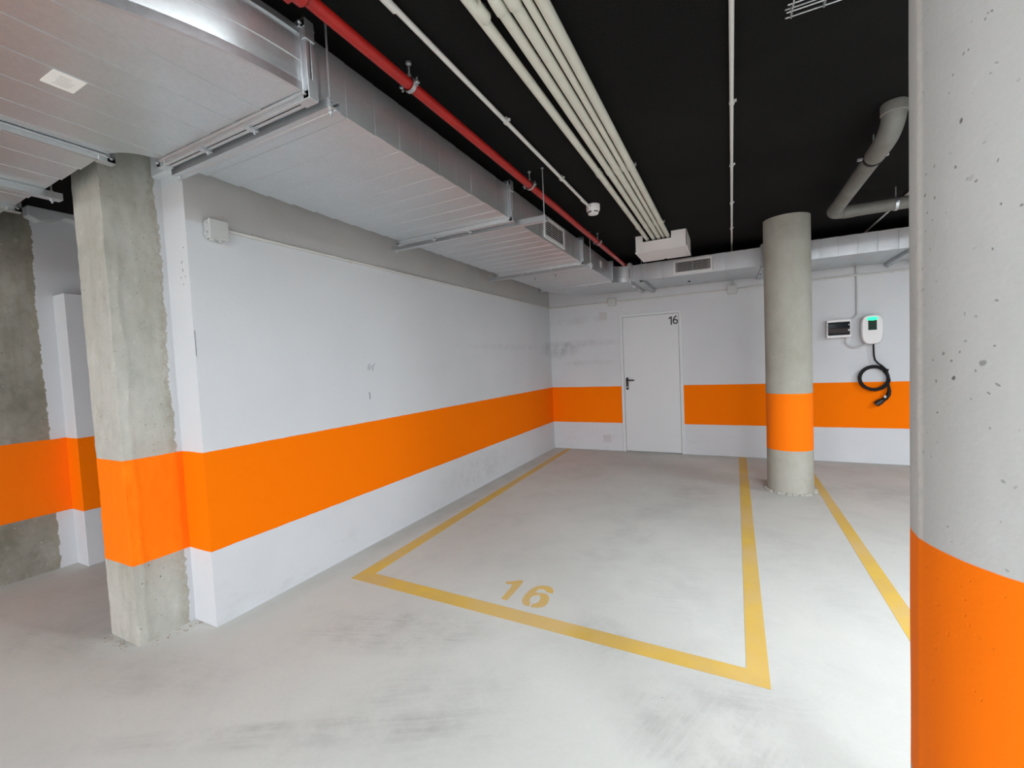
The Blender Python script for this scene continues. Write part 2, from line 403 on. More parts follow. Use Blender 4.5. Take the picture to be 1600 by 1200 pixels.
o = put('concrete_pillar', rough_pillar(), M_PILLAR, smooth=50)
tag(o, 'square rough concrete pillar with orange band standing at the near end of the left wall', 'column')
def round_column(c, r, n, seam=None):
    b = B(); L = []; nz = 90
    for iz in range(nz + 1):
        z = CZ * iz / nz; row = []
        for k in range(n):
            t = 2 * PI * k / n
            d = .0012 * noise.noise(Vector((math.cos(t) * 3, math.sin(t) * 3, z * 3)))
            if seam is not None:
                a = abs((t - seam + PI) % (2 * PI) - PI)
                d += .0035 * max(0, 1 - a / .05) * (.5 + abs(noise.noise(Vector((t * 20, 1, z * 18)))))
            row.append((c[0] + (r + d) * math.cos(t), c[1] + (r + d) * math.sin(t), z))
        L.append(row)
    return b.loops(L)
c1 = (.603, 1.222); c2 = (.5115, 5.125)
o = put('concrete_column', round_column(c1, .25, 240, math.radians(184)), M_COLF, smooth=60, loc=(c1[0], c1[1], 0))
tag(o, 'thick pale round concrete column close up at the right edge with vertical seam and orange band', 'column')
t2 = thing('concrete_column', 'slim grey round concrete column with orange band standing between the yellow lines', 'column', (c2[0], c2[1], 0))
put('shaft', round_column(c2, .2, 96), M_COLB, t2, 60)
b = B()
for k in range(60):
    a = math.radians(180 + random.uniform(-20, 200)); rr = .2 + random.uniform(-.004, .018)
    b.sphere((c2[0] + rr * math.cos(a), c2[1] + rr * math.sin(a), .004), random.uniform(.008, .022), 1.3, 1.0, .8, 8)
put('mortar_collar', b, M_COLB, t2, 60, label='crumbly mortar around the column foot')

# ------------------------------------------------------------------ floor paint
def poly_slab(b, P, z0=.0002, z1=.0014):
    return b.prism(P, z0, z1)
b = B()
OUT = [(-2.325, 2.052), (.122, 2.013), (.160, YB - .02), (-2.388, YB - .02)]
INN = [(-2.215, 2.165), (.034, 2.113), (.070, YB - .02), (-2.305, YB - .02)]
for i in range(3):
    A = {0: [OUT[0], OUT[1], INN[1], INN[0]], 1: [OUT[1], OUT[2], INN[2], INN[1]], 2: [OUT[3], OUT[0], INN[0], INN[3]]}[i]
    poly_slab(b, A)
o = put('bay_outline', b, M_YEL)
tag(o, 'yellow painted outline of the parking bay on the floor around the number 16', 'floor marking', 'yellow floor paint')
o = put('bay_line', poly_slab(B(), [(.728, 1.9), (.824, 1.9), (.820, YB - .02), (.758, YB - .02)]), M_YEL)
tag(o, 'yellow painted floor line right of the slim round column leading to the wall', 'floor marking', 'yellow floor paint')
ONE = [(-1.3068, 2.3725), (-1.2, 2.44), (-1.14, 2.44), (-1.118, 2.20), (-1.187, 2.205), (-1.209, 2.37)]
def zpt(u, v):
    """a point of the photographed numeral, measured on the floor plane"""
    return FLOOR(740 + u / 10, 870 + v / 10)
_cy, _sy, _cp, _sp, _r = math.cos(-.46821), math.sin(-.46821), math.cos(-.0463985), math.sin(-.0463985), -.0453358
_f = Vector((_sy * _cp, _cy * _cp, _sp)); _r0 = Vector((_cy, -_sy, 0)); _u0 = _r0.cross(_f)
CAM_R = _r0 * math.cos(_r) + _u0 * math.sin(_r); CAM_U = -_r0 * math.sin(_r) + _u0 * math.cos(_r); CAM_F = _f
FPX = 678.83
def FLOOR(px, py):
    d = CAM_F + CAM_R * ((px - 800) / FPX) - CAM_U * ((py - 600) / FPX)
    k = -H / d.z; return (d.x * k, d.y * k)
ONE = [(500, 418), (506, 392), (600, 386), (680, 375), (715, 366), (780, 376), (770, 400), (690, 500), (520, 682), (430, 656), (590, 470), (604, 430), (560, 428)]
SIXA = [(1250, 545), (1235, 576), (1150, 556), (1125, 526), (1080, 508), (1030, 508), (995, 524), (965, 560), (1000, 566), (1035, 562), (1005, 604), (940, 612), (895, 636), (870, 690), (890, 720), (865, 776), (805, 762), (765, 728), (756, 680), (790, 612), (850, 545), (920, 492), (990, 460), (1080, 450), (1170, 462), (1225, 490), (1250, 520)]
SIXB = [(1044, 566), (1110, 576), (1160, 606), (1182, 650), (1165, 712), (1125, 765), (1060, 792), (975, 800), (890, 784), (916, 738), (975, 728), (1015, 705), (1042, 665), (1046, 625), (1022, 604)]
b = B()
for P in (ONE, SIXA, SIXB): poly_slab(b, [zpt(*p) for p in P])
o = put('bay_number', b, M_YEL)
tag(o, 'yellow stencilled number 16 painted on the floor inside the bay', 'floor marking', 'yellow floor paint')

# ------------------------------------------------------------------ ventilation ducts
ZB, ZT = 2.385, 2.598
DL, DR_ = -2.27, -1.32
def duct_run(axis, a0, a1, t0, t1, z0, z1, pitch=.155, dep=.006, side=.0025, rg=.25):
    """sheet metal box duct; each panel is folded so it steps at its joint"""
    b = B(); L = []
    n = max(1, round(abs(a1 - a0) / pitch))
    p = abs(a1 - a0) / n; r = .0022 / p
    for i in range(n):
        for f, e in ((0.0, -rg), (r, -rg), (r * 1.3, 1.0), (.2, .75), (.4, .5), (.6, .3), (.8, .12), (1 - r * .2, 0.0)):
            a = a0 + (a1 - a0) * (i + f) / n
            q = [(t0 + side * e, z0 + dep * e), (t1 - side * e, z0 + dep * e), (t1 - side * e, z1), (t0 + side * e, z1)]
            L.append([(u, a, z) if axis == 'y' else (a, u, z) for u, z in q])
    q = [(t0, z0), (t1, z0), (t1, z1), (t0, z1)]
    L.append([(u, a1, z) if axis == 'y' else (a1, u, z) for u, z in q])
    return b.loops(L)
def ring_box(b, axis, a, w, t0, t1, z0, z1, hgt, bot=True):
    def bx(u0, u1, z0_, z1_):
        if axis == 'y': b.box(u0, u1, a - w, a + w, z0_, z1_)
        else: b.box(a - w, a + w, u0, u1, z0_, z1_)
    bx(t0 - hgt, t1 + hgt, z0 - hgt, z0); bx(t0 - hgt, t1 + hgt, z1, z1 + hgt)
    bx(t0 - hgt, t0, z0, z1); bx(t1, t1 + hgt, z0, z1)
def flange(parent, axis, a, t0, t1, z0=ZB, z1=ZT, hgt=.026, clips=(.33, .66)):
    b = B(); ring_box(b, axis, a - .010, .007, t0, t1, z0, z1, hgt); ring_box(b, axis, a + .010, .007, t0, t1, z0, z1, hgt)
    # rolled lip on each half
    ring_box(b, axis, a - .021, .005, t0, t1, z0, z1, .010); ring_box(b, axis, a + .021, .005, t0, t1, z0, z1, .010)
    fl = put('flange', b, M_ZINC, parent, bevel=.0015, seg=1)
    for u in (t0, t1):
        for z in (z0, z1):
            s = 1 if u == t1 else -1; q = 1 if z == z1 else -1
            c = B()
            u0, u1 = sorted((u - s * .03, u + s * (hgt + .003))); w0, w1 = sorted((z + q * .001, z + q * (hgt + .004)))
            v0, v1 = sorted((u + s * .001, u + s * (hgt + .004))); y0, y1 = sorted((z - q * .04, z + q * hgt))
            for p in ((u0, u1, w0, w1), (v0, v1, y0, y1)):
                if axis == 'y': c.box(p[0], p[1], a - .019, a + .019, p[2], p[3])
                else: c.box(a - .019, a + .019, p[0], p[1], p[2], p[3])
            e = (u + s * hgt * .5, a, z + q * hgt * .5) if axis == 'y' else (a, u + s * hgt * .5, z + q * hgt * .5)
            dv = Vector((0, 1, 0)) if axis == 'y' else Vector((1, 0, 0))
            c.tube([Vector(e) - dv * .032, Vector(e) + dv * .032], .0055, 8)
            put('corner_bracket', c, M_ZINC, fl, bevel=.001, seg=1)
    for k in clips:
        u = t0 + (t1 - t0) * k; c = B()
        if axis == 'y': c.box(u - .014, u + .014, a - .022, a + .022, z0 - hgt - .009, z0 - hgt + .001).tube([(u, a + .012, z0 - hgt - .02), (u, a + .012, z0 - hgt + .01)], .004, 8)
        else: c.box(a - .022, a + .022, u - .014, u + .014, z0 - hgt - .009, z0 - hgt + .001).tube([(a + .012, u, z0 - hgt - .02), (a + .012, u, z0 - hgt + .01)], .004, 8)
        put('clip', c, M_ZINC, fl)
    return fl
def elbow(cx, cy, ri, rox, roy, quad, seams, z0=ZB, z1=ZT, N=72):
    """flat elbow; quad gives the sign of x and y from the centre; step joints along y at the x values in seams"""
    sx, sy = quad; b = B(); m = b.m
    us = sorted(set([rox * (1 - math.cos(PI / 2 * i / N)) for i in range(N + 1)] + [rox * math.sin(PI / 2 * i / N) for i in range(N + 1)] + [ri] + [abs(s - cx) for s in seams] + [abs(s - cx) + 1e-4 for s in seams]))
    cuts = sorted([abs(s - cx) for s in seams]); cols = []
    for u in us:
        u = min(u, rox)
        hi = roy * math.sqrt(max(0, 1 - (u / rox) ** 2)); lo = math.sqrt(max(0, ri * ri - u * u)) if u < ri else 0.0
        lo = min(lo, hi)
        prev = max([c for c in cuts if c < u - 5e-5], default=0); nxt = min([c for c in cuts if c >= u - 5e-5], default=rox)
        dz = .0018 * (1 - (u - prev) / max(1e-6, nxt - prev))
        cols.append([m.verts.new((cx + sx * u, cy + sy * v, z0 + dz)) for v in (lo, hi)] + [m.verts.new((cx + sx * u, cy + sy * v, z1)) for v in (lo, hi)])
    for a, c in zip(cols, cols[1:]):
        for i, j in ((0, 1), (3, 2), (1, 3), (2, 0)):
            m.faces.new((a[i], a[j], c[j], c[i]))
    m.faces.new([cols[0][i] for i in (0, 1, 3, 2)])
    bmesh.ops.remove_doubles(m, verts=m.verts[:], dist=1e-6)
    return b
def grille(parent, axis, a0, a1, face, z0, z1, out, louvres, fr=.026):
    """louvred air grille: frame, dark throat and blades; out is the sign of its outward normal"""
    def bx(b, u0, u1, d0, d1, w0, w1):
        d0, d1 = sorted((face + out * d0, face + out * d1))
        if axis == 'y': b.box(d0, d1, u0, u1, w0, w1)
        else: b.box(u0, u1, d0, d1, w0, w1)
        return b
    b = B()
    bx(b, a0, a1, 0, .010, z0, z0 + fr); bx(b, a0, a1, 0, .010, z1 - fr, z1); bx(b, a0, a0 + fr, 0, .010, z0 + fr, z1 - fr); bx(b, a1 - fr, a1, 0, .010, z0 + fr, z1 - fr)
    g = put('grille', b, M_ALU, parent, bevel=.002)
    put('throat', bx(B(), a0 + fr, a1 - fr, .0008, .0024, z0 + fr, z1 - fr), M_GRID, g)
    hgt = (z1 - z0 - 2 * fr)
    for i in range(louvres):
        z = z0 + fr + hgt * (i + .5) / louvres; bb = B(); q = .0013
        P = [(face + out * .0030, z + q), (face + out * .0090, z + q - .002), (face + out * .0090, z - q - .002), (face + out * .0030, z - q)]
        if axis == 'y': bb.prism_y(P, a0 + fr, a1 - fr)
        else: bb.prism_x([(y, zz) for y, zz in P], a0 + fr, a1 - fr)
        put('louvre', bb, M_ALU, g)
    return g
d1 = thing('ventilation_duct', 'long galvanised rectangular duct hung along the left wall with curved near elbow', 'duct', (-1.8, 3.3, ZB))
FY = (1.110, 2.685, 4.27, 5.505)
for i in range(3):
    put('duct_section', duct_run('y', FY[i] + .026, FY[i + 1] - .026, DL, DR_, ZB, ZT), M_GALV, d1)
for y in FY: flange(d1, 'y', y, DL, DR_)
EC = (-2.405, FY[0] - .02); RI, RO = .135, 1.085
el = put('elbow', elbow(EC[0], EC[1], RI, RO, RO, (1, -1), (-1.54, -1.70, -1.87, -2.04, -2.21, -2.35)), M_GALV, d1)
b = B()   # folded hem along the outer lower and upper edge of the elbow
for z0, z1, o_ in ((ZB - .004, ZB + .030, .005), (ZT - .022, ZT + .004, .005)):
    L = []
    for i in range(41):
        t = -PI / 2 * i / 40
        L.append([(EC[0] + r * math.cos(t), EC[1] + r * math.sin(t), z) for r, z in ((RO - .006, z0), (RO + o_ + .003, z0), (RO + o_ - .003, z1), (RO - .006, z1))])
    b.loops(L)
put('hem', b, M_ZINC, el)
b = B(); L = []   # shallow stiffening bead across the outer wall
for i in range(41):
    t = -PI / 2 * i / 40
    L.append([(EC[0] + r * math.cos(t), EC[1] + r * math.sin(t), z) for r, z in ((RO - .003, 2.484), (RO + .003, 2.488), (RO + .003, 2.492), (RO - .003, 2.496))])
b.loops(L); put('stiffening_bead', b, M_GALV, el)
yA, yB = EC[1] - RO, EC[1] - RI
flange(d1, 'x', -2.425, yA, yB)
put('duct_section', duct_run('x', -2.451, -3.48, yA, yB, ZB, ZT, .2), M_GALV, d1)
flange(d1, 'x', -3.50, yA, yB)
put('duct_section', duct_run('x', -3.526, -4.95, yA, yB, ZB, ZT, .2), M_GALV, d1)
flange(d1, 'x', -4.97, yA, yB)
put('duct_section', duct_run('x', -4.996, -8.9, yA, yB, ZB, ZT, .2), M_GALV, d1)
grille(d1, 'y', 3.30, 3.775, DR_ - .002, 2.405, 2.583, 1, 7)
st = put('label_sticker', B().box(-1.978, -1.872, .628, .708, ZB - .0016, ZB + .001), M_STICK, d1, label='white printed sticker on the duct underside')
b = B()
for i in range(6):
    x = -1.955 + i * .0115; y0 = .648 + random.uniform(0, .006); y1 = .685 + random.uniform(-.012, .012)
    put('print_line', B().box(x, x + .0018, y0, y1, ZB - .002, ZB - .0014), M_INK, st)
put('small_sticker', B().box(DR_ - .003, DR_ + .0012, 4.98, 5.06, 2.46, 2.54), M_STICK, d1)
for x, y in ((-1.756, 4.688), (-2.017, 4.705)): put('screw', B().tube([(x, y, ZB - .018), (x, y, ZB + .01)], .004, 8), M_BLACKM, d1)

ZB2, ZT2 = 2.375, 2.580; YF, YK = 5.70, 6.545
BX_ = DR_ + YF - FY[3] - .0275
d2 = thing('ventilation_duct', 'galvanised duct hung along the top of the back wall above the white door', 'duct', (1.2, 6.1, ZB2))
put('elbow', elbow(BX_, FY[3] + .0275, BX_ - DR_, BX_ - DL, YK - FY[3] - .0275, (-1, 1), (), ZB2, ZT2), M_GALV, d2)
put('inner_seam', B().tube([(BX_ - (BX_ - DR_ - .002) * math.cos(t), FY[3] + .0275 + (BX_ - DR_ - .002) * math.sin(t), ZB2 + .07) for t in [PI / 2 * i / 16 for i in range(17)]], .003, 6), M_ZINC, d2)
flange(d2, 'x', BX_ + .027, YF, YK, ZB2, ZT2, clips=(.3, .7))
put('duct_section', duct_run('x', BX_ + .053, .32, YF, YK, ZB2, ZT2, .17, .003, .014, .45), M_GALV, d2)
flange(d2, 'x', .345, YF, YK, ZB2, ZT2, clips=(.3, .7))
put('duct_section', duct_run('x', .371, 1.85, YF, YK, ZB2, ZT2, .17, .003, .014, .45), M_GALV, d2)
flange(d2, 'x', 1.875, YF, YK, ZB2, ZT2, clips=(.3, .7))
put('duct_section', duct_run('x', 1.901, 4.6, YF, YK, ZB2, ZT2, .17, .003, .014, .45), M_GALV, d2)
grille(d2, 'x', -.606, -.168, YF, 2.392, 2.562, -1, 8)
b = B(); b.sphere((-.469, 6.2, ZB2 - .002), .018, 1, 1.6, .6, 8); put('bung', b, M_BLACKM, d2, 60)

# trapeze hangers --------------------------------------------------------
def hanger(axis, a, t0, t1, z1, rods, label):
    """strut channel, open side down, on two threaded rods from the ceiling"""
    w, hh, th = .025, .034, .0028
    def P(u, v, z): return (u, v, z) if axis == 'x' else (v, u, z)
    o = thing('duct_hanger', label, 'hanger', P((t0 + t1) / 2, a, z1 - hh), 'strut hangers under the ducts')
    zb = z1 - hh
    prof = [(-w, zb), (-.004, zb), (-.002, zb + .0022), (.002, zb + .0022), (.004, zb), (w, zb), (w, z1), (w - .010, z1), (w - .010, z1 - th), (w - th, z1 - th), (w - th, zb + .006), (-w + th, zb + .006), (-w + th, z1 - th), (-w + .010, z1 - th), (-w + .010, z1), (-w, z1)]
    b = B(); b.loops([[P(u, a + v, z) for v, z in prof] for u in (t0, t1)])
    put('channel', b, M_ZINC, o)
    for u in rods:
        b = B().tube([P(u, a, z1 - hh - .02), P(u, a, CZ)], .0042, 8)
        r = put('threaded_rod', b, M_ZINC, o, 40)
        put('nut', B().tube([P(u, a, z1), P(u, a, z1 + .009)], .0085, 6), M_ZINC, r)
        put('nut', B().tube([P(u, a, z1 - hh - .010), P(u, a, z1 - hh - .001)], .0085, 6), M_ZINC, r)
        put('anchor', B().tube([P(u, a, CZ - .006), P(u, a, CZ)], .010, 10), M_ZINC, r)
    return o
hanger('x', 1.178, -2.308, -1.262, ZB - .003, (-2.29, -1.286), 'strut hanger under the duct beside the near elbow flange')
hanger('x', 2.772, -2.42, -1.084, ZB - .003, (-2.385, -1.102), 'long strut hanger under the middle of the left wall duct')
hanger('x', 4.375, -2.43, -1.235, ZB - .003, (-2.395, -1.255), 'strut hanger under the left wall duct just past the side grille')
hanger('y', -3.09, -.10, 1.02, ZB - .003, (-.06, .985), 'strut hanger under the duct end at top left beyond the elbow')
hanger('y', -.975, YF - .07, 6.565, ZB2 - .003, (YF - .05, 6.56), 'strut hanger under the back wall duct left of the white door')
hanger('y', 1.65, YF - .07, 6.565, ZB2 - .003, (YF - .05, 6.56), 'strut hanger under the back wall duct behind the thick near column')

# ------------------------------------------------------------------ pipes under the ceiling
fp = thing('fire_pipe', 'glossy red fire sprinkler pipe running under the ceiling beside the duct', 'pipe', (-1.2, 3.3, 2.606))
RX, RZ, RR = -1.20, 2.607, .023
put('pipe', B().tube([(RX, -6.9, RZ), (RX, 6.56, RZ)], RR, 24), M_RED, fp, 40)
b = B().tube([(RX, .90, RZ), (RX, .905, RZ), (RX, 1.015, RZ), (RX, 1.022, RZ)], [.030, .036, .036, .030], 24).box(RX - .058, RX - .03, .92, 1.005, RZ - .012, RZ + .012)
put('coupling', b, M_RED, fp, 40)
for y in (-1.2, 1.535, 2.775, 4.47):
    b = B(); b.tube([(RX + (RR + .0035) * math.cos(t), y, RZ + (RR + .0035) * math.sin(t)) for t in [2 * PI * k / 28 for k in range(28)]], .0042, 8, closed=True)
    cl = put('pipe_clamp', b, M_BLACK, fp, 50, label='rubber lined split pipe clamp')
    b = B()
    for t0 in (0, PI):
        L = []
        for i in range(13):
            t = t0 + PI * i / 12
            L.append([(RX + r * math.cos(t), yy, RZ + r * math.sin(t)) for r, yy in ((RR + .005, y - .010), (RR + .0078, y - .010), (RR + .0078, y + .010), (RR + .005, y + .010))])
        b.loops(L)
    for s in (-1, 1):
        b.box(*sorted((RX + s * (RR + .005), RX + s * (RR + .024))), y - .010, y + .010, RZ - .004, RZ + .004)
        b.tube([(RX + s * (RR + .016), y, RZ - .016), (RX + s * (RR + .016), y, RZ + .018)], .0045, 8)
    put('band', b, M_ZINC, cl)
    put('rod', B().tube([(RX, y, RZ + RR), (RX, y, CZ)], .0045, 8).tube([(RX, y, RZ + RR + .004), (RX, y, RZ + RR + .02)], .008, 6).tube([(RX, y, CZ - .008), (RX, y, CZ)], .012, 10), M_ZINC, cl)

def saddle(parent, x, y, z, r, top, mat, axis='y'):
    """plastic saddle clip that holds a pipe to the ceiling or wall (top = coordinate of the mounting face)"""
    b = B()
    def ring(rr, a, w):
        L = []
        for q in (-w, w): L.append([(x + rr * math.cos(t), y + q, z + rr * math.sin(t)) for t in [2 * PI * k / 20 for k in range(20)]])
        b.loops(L)
    ring(r + .0035, 0, .009)
    b.box(x - .008, x + .008, y - .009, y + .009, z + r, top)
    b.box(x + r * .6, x + r + .012, y - .006, y + .006, z + r * .2, z + r * .2 + .010)
    return put('saddle_clip', b, mat, parent, 50)
cw = thing('conduit', 'thin white ceiling conduit left of the beige pipes ending at the smoke detector', 'conduit', (-1.04, 2.4, 2.677))
put('tube', B().tube([(-1.045, -6.9, 2.678), (-1.045, .2, 2.678), (-1.03, 3.58, 2.678), (-1.022, 3.612, 2.674)], .011, 16), M_PVCW, cw, 40)
put('coupling', B().tube([(-1.044, 1.16, 2.678), (-1.044, 1.275, 2.678)], .0145, 16), M_PVCW, cw, 40)
for y in (2.12, 2.96): saddle(cw, -1.036, y, 2.678, .011, CZ, M_PVCW)
put('coupling', B().tube([(-1.034, 3.42, 2.678), (-1.031, 3.50, 2.678)], .013, 16), M_PVCW, cw, 40)
sd = thing('smoke_detector', 'round white smoke detector on the ceiling at the conduit end', 'detector', (-1.01, 3.655, CZ))
dc = (-1.01, 3.655)
put('base', B().lathe((dc[0], dc[1], 2.657), [(.054, 0), (.056, .004), (.056, .043)]), M_PLW, sd, 40)
put('head', B().lathe((dc[0], dc[1], 2.622), [(.030, 0), (.041, .003), (.044, .010), (.046, .022), (.054, .030), (.054, .035)]), M_PLW, sd, 40)
for a0 in (-2.45, -1.15, .15, 1.45, 2.75):
    b = B(); L = []
    for i in range(9):
        t = a0 + .85 * i / 8
        L.append([(dc[0] + r * math.cos(t), dc[1] + r * math.sin(t), z) for r, z in ((.0438, 2.634), (.0462, 2.634), (.0478, 2.642), (.0455, 2.642))])
    put('vent_slot', b.loops(L), M_GRID, sd)

ct = thing('conduit', 'thin straight white ceiling conduit running to the wall between beige pipes and round column', 'conduit', (.03, 3.5, 2.686))
put('tube', B().tube([(.024, -6.9, 2.687), (.024, .2, 2.687), (.036, 6.50, 2.687), (.036, 6.545, 2.680), (.036, 6.567, 2.66), (.036, 6.572, 2.62), (.036, 6.574, 2.31)], .0098, 14), M_PVCW, ct, 40)
for y in (2.585, 3.42, 4.255, 5.10): saddle(ct, .03, y, 2.687, .0098, CZ, M_PVCW)

BX = [(-.777, .0200), (-.709, .0200), (-.656, .0222), (-.610, .0152), (-.565, .0222)]
BL = ['beige conduit pipe, leftmost of the five that enter the white box', 'beige conduit pipe, second from left of the five entering the white box', 'beige conduit pipe, middle one of the five entering the white box', 'narrow beige conduit pipe, fourth from left and thinnest of the five', 'beige conduit pipe, rightmost of the five that enter the white box']
for (x, r), lb in zip(BX, BL):
    p = thing('conduit_pipe', lb, 'pipe', (x, 2.5, 2.665), 'beige pipes entering the white box')
    zc = CZ - .035 - 0 * r
    dx = -.010 if x < -.75 else (.004 if x < -.6 else .006)
    put('tube', B().tube([(x + (-.02 if x < -.75 else 0), -6.9, zc), (x + (-.02 if x < -.75 else 0), .3, zc), (x, 2.9, zc), (x - dx * .2, 4.3, zc), (x - dx * .2, 4.90, zc)], r, 20), M_BEIGE, p, 40)
    for y in ((1.44, 3.0, 4.40) if x < -.6 and r > .016 else (3.0, 4.38)):
        b = B().tube([(x, y - .05, zc), (x, y - .015, zc), (x, y + .015, zc), (x, y + .02, zc)], [r + .0012, r + .0028, r + .0035, r + .001], 20)
        cl = put('coupling', b, M_BEIGE, p, 40)
        b = B().box(x - .010, x + .010, y - .008, y + .008, zc + r - .002, CZ)
        if r > .022 and x > -.6: b.box(x + r, x + r + .014, y - .005, y + .005, zc + .004, zc + .012).tube([(x + r + .008, y, zc - .004), (x + r + .008, y, zc + .022)], .004, 6)
        put('clip', b, M_ZINC, cl)
# white enclosure at the end of the five pipes
wb = thing('ceiling_box', 'white rectangular sheet box under the ceiling where five beige pipes end', 'box', (-.635, 5.1, 2.53))
X0, X1, Y0, Y1, Z0, Z1 = -.895, -.380, 4.85, 5.345, 2.535, 2.70
b = B()
sx0, sx1, sz = -.815, -.530, 2.632
b.box(X0, sx0, Y0, Y0 + .006, Z0, Z1).box(sx1, X1, Y0, Y0 + .006, Z0, Z1).box(sx0, sx1, Y0, Y0 + .006, Z0, sz)
b.box(X0, X0 + .006, Y0, Y1, Z0, Z1).box(X1 - .006, X1, Y0, Y1, Z0, Z1).box(X0, X1, Y1 - .006, Y1, Z0, Z1)
put('body', b, M_BOXW, wb)
put('lid', B().box(X0 - .004, X1 + .004, Y0 - .004, Y1 + .004, Z0 - .012, Z0 + .001), M_BOXW, wb, bevel=.003)
put('slot_lining', B().box(sx0 - .01, sx1 + .01, Y0 + .16, Y0 + .17, Z0 + .002, Z1), M_GRID, wb)
put('lid_rib', B().box(X1 - .032, X1 - .028, Y0 + .02, Y1 - .02, Z0 - .0145, Z0 - .010), M_JB, wb)
put('latch', B().box(-.66, -.63, Y1 - .03, Y1 - .012, Z0 - .016, Z0 - .010), M_GRID, wb)
put('lock', B().tube([(X1 + .002, Y1 - .05, Z0 + .04), (X1 + .014, Y1 - .05, Z0 + .04)], .006, 8), M_GRID, wb)

# grey soil pipe ---------------------------------------------------------
sp = thing('drain_pipe', 'thick dusty grey plastic drain pipe bending down from the ceiling and turning right', 'pipe', (.81, 4.0, 2.565))
PX, PZ, PR = .806, 2.565, .050
path = [(PX, 3.40, PZ), (PX, 4.60, PZ)] + [(PX + .07 - .07 * math.cos(t), 4.60 + .07 * math.sin(t), PZ) for t in [PI / 2 * i / 8 for i in range(1, 9)]] + [(1.3, 4.67, PZ), (4.5, 4.67, PZ)]
put('pipe', B().tube(path, PR, 28), M_DRAIN, sp, 40)
put('angle_socket', B().tube([(PX, 4.50, PZ), (PX, 4.60, PZ)], .0535, 28).tube([(.88, 4.67, PZ), (.96, 4.67, PZ)], .0535, 28), M_DRAIN, sp, 40)
bend = [(PX, 3.08, CZ + .01), (PX, 3.08, CZ - .045)] + [(PX, 3.08 + .20 * (1 - math.cos(t)), CZ - .045 - .09 * math.sin(t)) for t in [PI / 2 * i / 10 for i in range(1, 11)]] + [(PX, 3.40, PZ), (PX, 3.43, PZ)]
put('bend', B().tube(bend, .0535, 28), M_DRAIN, sp, 40)
put('socket_ring', B().lathe((PX, 3.08, CZ - .058), [(.055, 0), (.060, .004), (.060, .05), (.056, .058)]), M_DRAIN, sp, 40)
def strap(y, x, axis):
    b = B()
    cs = [2 * PI * k / 28 for k in range(28)]
    if axis == 'y': b.loops([[(PX + (PR + .0045) * math.cos(t), y + q, PZ + (PR + .0045) * math.sin(t)) for t in cs] for q in (-.010, .010)]); e = (PX, y)
    else: b.loops([[(x + q, 4.67 + (PR + .0045) * math.cos(t), PZ + (PR + .0045) * math.sin(t)) for t in cs] for q in (-.010, .010)]); e = (x, 4.67)
    cl = put('pipe_clamp', b, M_BLACK if axis == 'y' else M_ZINC, sp, 50)
    put('rod', B().tube([(e[0], e[1], PZ + PR), (e[0], e[1], CZ)], .005, 8), M_ZINC, cl)
    if axis == 'y':
        put('ear', B().box(PX - PR - .03, PX - PR - .002, y - .010, y + .010, PZ - .006, PZ + .006), M_ZINC, cl)
        put('ear', B().box(PX + PR + .002, PX + PR + .022, y - .010, y + .010, PZ - .006, PZ + .006), M_ZINC, cl)
    else: put('ear', B().box(x - .010, x + .010, 4.67 - PR - .022, 4.67 - PR - .002, PZ - .006, PZ + .006), M_ZINC, cl)
strap(3.46, 0, 'y'); strap(0, 1.228, 'x')

# conduit feeding the breaker box ---------------------------------------
cb = thing('conduit', 'pale grey conduit on ceiling dropping down the back wall to the breaker box', 'conduit', (1.365, 6.57, 1.8))
path = [(1.366, 2.9, 2.688), (1.366, 6.53, 2.688), (1.366, 6.565, 2.675), (1.366, 6.578, 2.64), (1.364, 6.578, 1.83)] + [(1.364 - .06 + .06 * math.cos(t), 6.575 - .01 * math.sin(t), 1.83 - .075 * math.sin(t)) for t in [PI / 2 * i / 8 for i in range(1, 9)]]
put('tube', B().tube(path, .0098, 14), M_CONDG, cb, 40)
put('coupling', B().tube([(1.364, 6.576, 2.31), (1.364, 6.576, 2.39)], .0125, 14), M_CONDG, cb, 40)
for y in (3.7, 5.2): saddle(cb, 1.366, y, 2.688, .0098, CZ, M_CONDG)

# wire tray just entering the frame at the top
wt = thing('cable_tray', 'short end of a zinc wire cable tray on the ceiling at the top edge', 'cable tray', (.38, 1.92, 2.62))
for y, z in ((1.86, 2.665), (1.86, 2.635), (1.90, 2.628), (1.94, 2.628), (1.98, 2.635), (1.98, 2.665)): put('long_wire', B().tube([(.205, y, z), (.555, y, z)], .0028, 8), M_ZINC, wt, 60)
for i in range(4):
    x = .222 + i * .1; b = B().tube([(x, 1.86, 2.672), (x, 1.86, 2.632), (x, 1.866, 2.626), (x, 1.974, 2.626), (x, 1.98, 2.632), (x, 1.98, 2.672)], .0028, 8); put('cross_wire', b, M_ZINC, wt, 60)
for x in (.38,): put('ceiling_stud', B().tube([(x, 1.92, 2.625), (x, 1.92, CZ)], .004, 8), M_ZINC, wt)

